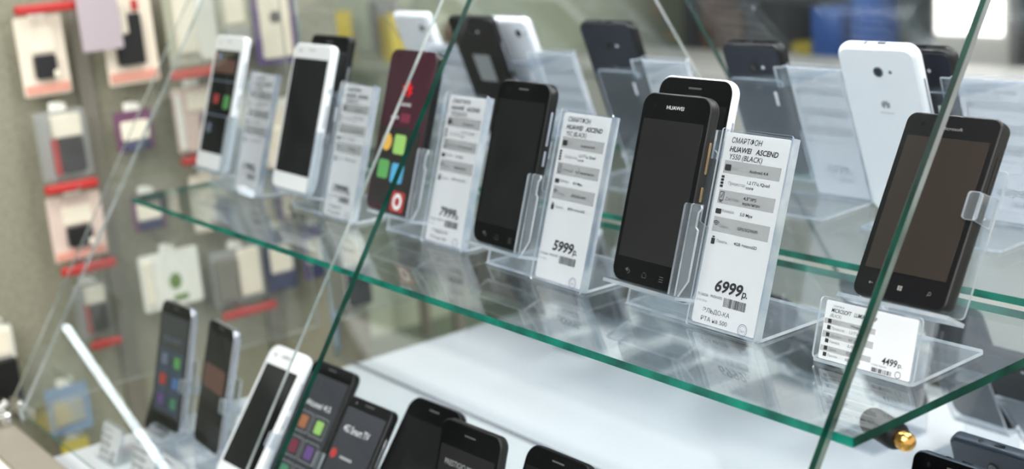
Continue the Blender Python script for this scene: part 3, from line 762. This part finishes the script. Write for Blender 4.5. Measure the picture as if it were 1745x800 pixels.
w_, h_ = .070, .138
ui = [('text', 'mark_white', ('Alcatel 4.5', -.019, h_*.70, .021, .0055, .004), 'title_text')]
pal = ['ui_orange', 'ui_green', 'ui_plum', 'ui_purple', 'ui_teal', 'ui_sky']
for j in range(6):
    cx = -.012+.026*(j % 2); cz = h_*.585-(j//2)*.024
    ui.append(('frame', 'mark_grey', (cx-.0115, cx+.0115, cz-.0095, cz+.0095), 'icon_frame')); ui.append(('tile', pal[j], (cx-.006, cx+.006, cz-.006, cz+.006, .0015), 'app_icon'))
lower('black phone with four bright framed icons behind the white deck phone', 'clear easel under the black phone with framed icons', w_, h_, -.608, -.050, .050, .60, body='black_body', face='black_glass', disp='poster_grey', back='charcoal_body', bez=(.003, .012, .012), ui=ui, keys='silver', logo=False, r=.008)
w_, h_ = .065, .130
ui = [('text', 'mark_white', ('4G Smart TV', -.022, h_*.76, .016, .0065, .004), 'title_text')]
for j, c_ in enumerate(('ui_red', 'ui_lime', 'ui_sky')):
    ui.append(('disc', c_, (-.022, h_*.60-j*.024, .0045), 'list_dot')); ui.append(('tile', 'mark_grey', (-.012, .006, h_*.585-j*.024, h_*.603-j*.024, .0004), 'list_line'))
lower('black phone listing red and yellow dots under white writing', 'clear easel under the phone listing red and yellow dots', w_, h_, -.5191, -.0633, .052, .62, body='black_body', face='black_body', disp='poster_grey', back='charcoal_body', bez=(.004, .010, .012), ui=ui, keys='silver', logo=False, r=.006)
lower('plain black round-cornered phone overlapped by a smaller phone on the deck', 'clear easel under the plain black round-cornered deck phone', .072, .140, -.463, -.0430, .051, .67, disp='display_dark', back='charcoal_body', bez=(.004, .018, .018), r=.012, keys='black_body', logo=False)
w_, h_ = .072, .140
ui = [('text', 'mark_grey', ('PRESTIGIO MUZE C3', -.024, h_*.755, .024, .0046, .002), 'title_text'), ('tile', 'ui_lime', (-.029, -.018, h_*.63, h_*.70, .003), 'green_icon'), ('tile', 'ui_sky', (-.012, -.004, h_*.64, h_*.66, .001), 'blue_icon')]
lower('black phone with white writing and a green icon on the deck', 'clear easel under the phone with a green icon', w_, h_, -.3611, -.0382, .059, .324, body='charcoal_body', face='black_glass', disp='display_off', back='charcoal_body', bez=(.004, .020, .016), ui=ui, keys='silver', r=.009, logo=False)
lower('black phone of which only the round top shows at the bottom edge', 'clear easel under the phone whose round top alone shows', .070, .150, -.268, -.050, .03, .46, disp='display_dark', back='charcoal_body', r=.012, keys='black_body', logo=False)
lower('dark grey phone seen from behind in the mirror below the shelf corner', 'clear easel seen in the mirror below the shelf corner', .072, .140, -.190, -.045, .03, .66, body='charcoal_body', disp='display_dark', back='charcoal_body', r=.008, keys='black_body', logo=False)
lower('dark blue phone seen from behind in the mirror at the picture edge', 'clear easel seen in the mirror at the picture edge', .070, .138, -.070, -.045, .03, .60, body='black_body', disp='display_dark', back='navy_back', r=.008, keys='black_body', logo=False)
# phone close to the mirror
low_stand(-.088, .180, .0, -.252+.004, .30, 'clear easel close before the mirror under the slate phone')
phone('slate-backed phone close to the mirror, its top edge with headphone socket reflected', .070, .136, .0095, (-.088, .180, -.2472+.003), (-.30, 0, 0), body='slate_back', face='black_glass', disp='display_off', back='slate_back', r=.008, jack=True, logo=False, group=GL, keys='slate_back', brand=('SAMSUNG', -.004, .124, .016, .0024))

phone('small black phone leaning half hidden beside the six-icon phone', .046, .118, .0085, (-.9465, -.032, DECK_Z+.0045), (-.45, 0, .05), back='charcoal_body', disp='display_dark', group=GL, logo=False, keys='black_body', r=.006)
def low_ticket(label, loc, yaw, price, seed, w_=.050):
    landscape(label, loc, yaw, price, seed, full=False, w_=w_, group='white price tickets on the deck', tilt=.35)
    t = empty('ticket_holder', (loc[0], loc[1], DECK_Z+.0003), (0, 0, yaw)); tag(t, label.replace('white ticket', 'clear holder of the ticket'), 'ticket holder', 'clear ticket holders on the deck')
    def G(u, v, c): return (u, v*sin(.35)-c*cos(.35)+.0008, v*cos(.35)+c*sin(.35))
    MB().sheet(rpoly(-w_/2-.002, w_/2+.002, .003, .041, .002), G, -.0022, -.0006).build('back_plate', AC, t)
    MB().sheet(rpoly(-w_/2-.002, w_/2+.002, -.002, .04, .002), lambda a, b, c: (a, b, c), 0, .0018).build('base_plate', AC, t)
low_ticket('white ticket on the deck nearest the counter end', (-.912, -.098, DECK_Z+.001), .05, '8990', 3, .044)
low_ticket('white ticket on the deck before the six-icon phone', (-.842, -.088, DECK_Z+.001), .05, '5490', 4, .050)
low_ticket('white ticket on the deck before the pale-rimmed phone', (-.775, -.088, DECK_Z+.001), .02, '6490', 5, .050)

# ------------------------------------------------------------------ accessory wall beside the counter
XW = -1.5
gd = tag(empty('accessory_gondola', (XW, .9, -1.0)), 'grey speckled gondola wall hung with phone accessories', 'shop shelving')
MB().box(-.05, 0, -.986, 1.2, 0, 1.75).build('back_board', 'board_speckle', gd)
for y in (.145, .395, .645): MB().box(.0005, .008, y-.9-.012, y-.9+.012, .02, 1.75).build('upright', 'upright_grey', gd)
MB().box(.0005, .16, -.98, 1.2, 0, .16).build('base_shelf', 'cabinet_grey', gd)
for z in (.335, .43, .50): MB().box(.0005, .022, -.98, 1.2, z, z+.012).build('rail', 'board_speckle', gd)
# (y0, y1, z0, z1, card, kind)
PACKS = [
 (.049, .116, .069, .180, 'card_cream', 'black', 'cream pack with black case hanging topmost on the first hook column'),
 (.169, .247, .068, .209, 'card_cream', 'black2', 'large cream pack with black case on the second hook column'),
 (.051, .122, -.052, .047, 'card_grey', 'clear', 'clear blister pack with cream label over a black case on the first hook column'),
 (.169, .227, -.033, .029, 'case_plum', 'frame', 'plum framed pack with cream label on the second hook column'),
 (.050, .129, -.172, -.076, 'card_pink', 'black', 'pink-white pack with black case below the clear blister'),
 (.065, .114, -.290, -.208, 'card_grey', 'clear', 'small grey blister pack low on the first hook column'),
 (.175, .226, -.154, -.097, 'case_plum', 'frame', 'small plum pack low on the second hook column'),
 (.170, .265, -.278, -.190, 'card_white', 'leaf', 'wide white pack with a green leaf picture'),
 (.263, .343, .082, .215, 'card_sage', 'clear2', 'pale translucent pack above the upper red hook of the third column'),
 (.262, .327, -.048, .050, 'card_pink', 'side', 'pale pack with dark side on the third hook column'),
 (.350, .404, .100, .200, 'card_sage', 'label', 'grey green pack with cream label at the picture top'),
 (.404, .478, .066, .182, 'case_purple', 'dot', 'purple framed pack with a dark round spot'),
 (.286, .374, -.300, -.211, 'card_grey', 'label2', 'grey pack with tall cream label over the low red hook'),
 (.377, .430, -.297, -.194, 'case_navy', 'frame', 'navy framed pack low on the third hook column'),
 (.440, .490, -.290, -.200, 'case_purple', 'frame', 'purple framed pack low beside the navy one'),
 (.504, .546, .118, .175, 'shop_dark', 'yellow', 'dark pack with a yellow patch at the picture top'),
 (-.074, -.027, -.360, -.241, 'card_white', 'black3', 'white pack with large black case at the picture edge'),
 (.000, .063, -.425, -.352, 'pack_blue', 'plain', 'pale blue pack low behind the end glass'),
 (.015, .055, -.500, -.440, 'pack_yellow', 'plain', 'yellow pack low behind the end glass'),
 (.345, .395, -.060, .045, 'card_sage', 'label', 'grey green pack behind the farthest white phone'),
 (.400, .480, -.130, .000, 'card_cream', 'label', 'cream pack seen through the farthest acrylic stand'),
 (.270, .330, -.175, -.085, 'card_cream', 'side', 'cream pack with dark side below the shelf end'),
 (.520, .590, -.110, .020, 'card_grey', 'black', 'grey pack with black case behind the second white phone'),
 (.530, .600, -.300, -.200, 'card_sage', 'label', 'sage pack with cream label low behind the shelf'),
 (.600, .680, .030, .150, 'card_cream', 'black', 'cream pack with black case near the mirror edge'),
]
def pack(y0, y1, z0, z1, card, kind, label, i):
    w, h = y1-y0, z1-z0; xo = .030+.006*(i % 3)
    t = empty('accessory_pack', (XW+xo, (y0+y1)/2, z0)); tag(t, label, 'accessory pack', 'packs on the accessory wall')
    # local frame: lay in y-z plane, thickness along +x ; build in x-z then turn
    R = Matrix(((0, -1, 0, 0), (1, 0, 0, 0), (0, 0, 1, 0), (0, 0, 0, 1)))
    def put(mb, name, mat, lab=None, par=t):
        mb.v = [(-yy, xx, zz) for xx, yy, zz in mb.v]; return mb.build(name, mat, par, lab)
    a, b = -w/2, w/2
    put(MB().slab(a, b, 0, h, .004, -.001, .001, .0004, seg=3), 'card', card)
    put(MB().slab(-.012, .012, h-.002, h+.0125, .003, -.0008, .0008, .0003, seg=3), 'hang_tab', 'card_white')
    def blk(u0, u1, v0, v1, th, name, mat, rr=.003): put(MB().slab(a+u0*w, a+u1*w, v0*h, v1*h, rr, -.001-th, -.0008, min(.002, th*.4), .0001, seg=4), name, mat)
    if kind == 'black':
        blk(.28, .72, .22, .52, .012, 'phone_case', 'case_black'); blk(.25, .78, .55, .82, .003, 'label_sheet', 'label_cream'); blk(.62, .74, .22, .32, .013, 'label_sheet', 'label_cream'); blk(.04, .96, .03, .15, .003, 'printed_band', 'band_salmon', .001)
    elif kind == 'black2':
        blk(.22, .72, .20, .72, .012, 'phone_case', 'case_black'); blk(.10, .45, .52, .84, .014, 'label_sheet', 'label_cream'); blk(.62, .74, .74, .86, .004, 'printed_mark', 'hook_red'); blk(.04, .96, .03, .13, .003, 'printed_band', 'band_salmon', .001)
    elif kind == 'clear':
        blk(.36, .86, .10, .62, .014, 'phone_case', 'case_black', .006); blk(.30, .88, .62, .94, .010, 'label_sheet', 'label_cream'); blk(.26, .36, .08, .60, .010, 'printed_band', 'hook_red', .001)
        blk(.03, .97, .02, .97, .020, 'blister', 'blister', .008)
    elif kind == 'clear2':
        blk(.15, .55, .15, .9, .010, 'label_sheet', 'label_cream'); blk(.55, .95, .05, .75, .012, 'pouch', 'card_white', .012); blk(.03, .97, .02, .97, .020, 'blister', 'blister', .008)
    elif kind == 'frame':
        blk(.14, .86, .30, .75, .004, 'label_sheet', 'label_cream'); blk(.14, .86, .05, .28, .006, 'phone_case', 'case_navy')
    elif kind == 'leaf':
        put(MB().disc(.006, h*.45, -.0016, .010, 12, sz=1.3), 'leaf_picture', 'leaf_green'); blk(.5, .75, .10, .2, .002, 'leaf_picture', 'leaf_green'); blk(.06, .2, .1, .9, .004, 'label_sheet', 'label_cream')
    elif kind == 'side':
        blk(.62, .95, .06, .55, .012, 'phone_case', 'case_navy'); blk(.35, .9, .62, .92, .004, 'label_sheet', 'label_cream'); blk(.05, .2, .05, .9, .004, 'printed_band', 'card_white')
    elif kind == 'label': blk(.2, .8, .35, .75, .004, 'label_sheet', 'label_cream'); blk(.1, .9, .05, .3, .008, 'phone_case', 'card_grey')
    elif kind == 'label2': blk(.5, .92, .10, .95, .006, 'label_sheet', 'label_cream'); blk(.05, .45, .10, .85, .010, 'phone_case', 'upright_grey')
    elif kind == 'dot':
        blk(.15, .85, .08, .94, .003, 'label_sheet', 'label_cream'); put(MB().disc(.0, h*.62, -.0045, .010, 20), 'dark_spot', 'shop_dark')
    elif kind == 'yellow': blk(.05, .65, .35, .95, .004, 'printed_patch', 'pack_yellow')
    elif kind == 'black3': blk(.1, .95, .04, .6, .012, 'phone_case', 'case_black'); blk(.2, .9, .64, .95, .003, 'label_sheet', 'label_cream')
    else: blk(.15, .85, .2, .7, .003, 'label_sheet', 'card_grey')
    # wire hook it hangs from belongs to the wall
    MB().cyl((XW+.0005, (y0+y1)/2, z1+.0144), (XW+xo+.035, (y0+y1)/2, z1+.0144), .0018, 8).build('hook_wire', 'chrome')
    hk = bpy.data.objects['hook_wire'] if 'hook_wire' in bpy.data.objects else None
    return t
HOOKED = []
for i, a in enumerate(PACKS):
    before = set(o.name for o in bpy.data.objects)
    pack(*a, i)
    for o in [o for o in bpy.data.objects if o.name not in before and o.name.startswith('hook_wire')]:
        o.parent = gd; o.matrix_parent_inverse = Matrix.Translation((-XW, -.9, 1.0)); o.name = 'hook_wire'
BARS = [(.044, .131, .185, .198, 'topmost red price holder on the accessory wall'), (.044, .120, -.066, -.053, 'red price holder under the clear blister pack'), (.048, .128, -.187, -.174, 'red price holder under the pink-white pack'),
        (.252, .344, .066, .080, 'long red price holder at the third hook column'), (.250, .325, -.062, -.050, 'red price holder behind the farthest white phone'), (.281, .373, -.314, -.302, 'long red price holder low under the grey pack'),
        (.072, .118, -.304, -.293, 'short red price holder low on the first hook column')]
for (y0, y1, z0, z1, lab) in BARS:
    b = MB(); b.slab(y0, y1, z0, z1, .004, -.012, 0, .003, seg=4); b.cyl(((y0+y1)/2, 0, (z0+z1)/2), ((y0+y1)/2, .055, (z0+z1)/2), .002, 8)
    b.v = [(XW+.056-yy, xx, zz) for xx, yy, zz in b.v]
    tag(b.build('price_holder', 'hook_red'), lab, 'price holder', 'red price holders on the accessory wall')
mv = MB(); mv.slab(.125, .184, .125, .215, .003, -.001, .001, .0004, seg=3); mv.v = [(XW+.075-yy, xx, zz) for xx, yy, zz in mv.v]
mv.cyl((XW+.0086, .155, .212), (XW+.076, .155, .212), .0015, 8)
tag(mv.build('hanging_card', 'card_mauve'), 'mauve card hanging between the two cream packs', 'card')

# ------------------------------------------------------------------ shop on the customers' side (seen in the mirror)
# neighbouring counter with an LED strip along its top edge
nc = tag(empty('side_counter', (-3.55, -1.49, -1.0)), 'beige neighbouring counter mirrored behind the shelf', 'counter')
MB().box(-.45, .545, -.9, .62, .0, 1.16).build('body', 'shop_beige', nc)
MB().box(-.46, .545, -.91, .63, 1.1605, 1.185).build('top_panel', 'shop_beige', nc)
ch = MB().box(-3.0049, -2.990, -2.35, -.8725, .180, .1875)
led = tag(ch.build('led_strip', 'chrome'), 'bright LED strip running along the neighbouring counter', 'lamp')
dots = MB()
for k in range(60):
    y = -.880-k*.0240
    dots.box(-3.003, -2.993, y-.0060, y+.0060, .1877, .1970)
dots.build('diodes', 'led_glow', led)['kind'] = 'stuff'
ic = tag(empty('added_counter', (-1.35, -1.75, -1.0)), 'low white counter added across the aisle to brighten the mirror view', 'counter')
MB().box(-1.6, 1.7, -.22, .15, .08, .755).build('cabinet', 'shop_white', ic)  # added counter, its white fronts brighten the lower mirror view
MB().rbox(-1.62, 1.72, -.24, .17, .756, .78, .004).build('top_panel', 'shop_white', ic)
MB().box(-1.58, 1.68, -.20, .12, 0, .0795).build('kickboard', 'upright_grey', ic)
for j in range(3):
    d_ = MB().rbox(-1.58+j*1.1, -.52+j*1.1, .1505, .168, .10, .74, .003).build('door', 'shop_white', ic)
    MB().cyl((-1.05+j*1.1-.08, .1785, .66), (-1.05+j*1.1+.08, .1785, .66), .005, 10).build('handle', 'chrome', d_)
bn = tag(empty('display_bench', (-2.6, -.95, -1.0)), 'low white bench with small boxes mirrored at the mirror edge', 'bench')
MB().rbox(-.34, .30, -.16, .16, .87, .895, .004).build('seat_board', 'shop_beige', bn)
for sx in (-.30, .26):
    for sy in (-.13, .12): MB().box(sx-.012, sx+.012, sy-.012, sy+.012, 0, .8699).build('leg', 'upright_grey', bn)
for (x, y, w, h, mt, lab) in ((-2.80, -.83, .05, .13, 'pack_yellow', 'yellow box on the mirrored bench nearest the mirror edge'), (-2.68, -.93, .07, .10, 'shop_brown', 'squat brown box on the mirrored bench'), (-2.56, -.86, .05, .125, 'pack_yellow', 'second yellow box on the mirrored bench'),
                              (-2.46, -1.0, .08, .09, 'shop_brown', 'wide brown box on the mirrored bench'), (-2.87, -1.02, .06, .14, 'card_grey', 'grey box on the mirrored bench')):
    b = MB(); b.rbox(x-w/2, x+w/2, y-.03, y+.03, -.1049, -.105+h, .003)
    tag(b.build('goods_box', mt), lab, 'box', 'boxes on the mirrored bench')
# shelves with goods farther off
sg = tag(empty('goods_shelf', (-1.55, -2.2, -1.0)), 'grey goods shelf across the aisle seen in the mirror', 'shop shelving')
MB().box(-1.2, 1.4, -.30, -.28, 0, 1.75).build('back_board', 'shop_grey', sg)
for z in (.10, .42, .72, 1.10, 1.4): MB().box(-1.2, 1.4, -.278, .10, z, z+.02).build('shelf_board', 'shop_grey', sg)
for x in (-1.2, 0.08, 1.38): MB().box(x, x+.02, -.2795, .1005, 0.0, 1.75).build('upright', 'shop_dark', sg)
GOODS = [(-2.20, .09, .16, 'shop_blue', 'blue box on the mirrored shelf'), (-2.07, .05, .20, 'shop_blue', 'tall slim blue box on the mirrored shelf'), (-2.44, .16, .17, 'shop_dark', 'dark box on the mirrored shelf'), (-2.60, .12, .14, 'shop_brown', 'brown box on the mirrored shelf'),
         (-2.29, .07, .05, 'pack_yellow', 'yellow box on the mirrored shelf'), (-1.36, .14, .14, 'shop_dark', 'dark wide box beside the light box'), (-1.14, .12, .20, 'shop_white', 'white box beside the light box'), (-2.69, .05, .18, 'shop_brown', 'brown upright box on the mirrored shelf')]
for (x, w, h, mt, lab) in GOODS:
    b = MB(); b.rbox(x-w/2, x+w/2, -2.30, -2.14, -.2599, -.26+h, .004)
    tag(b.build('goods_box', mt), lab, 'box', 'boxes on the mirrored shelf')
lb = empty('light_box', (-1.74, -2.2, -.2599)); tag(lb, 'glowing white light box mirrored above the reclined phone', 'lamp')
MB().rbox(-.12, .12, -.06, .0, 0, .20, .004).build('case', 'shop_white', lb)
MB().rbox(-.105, .105, .0005, .006, .085, .185, .002).build('diffuser', 'lamp_glow', lb)
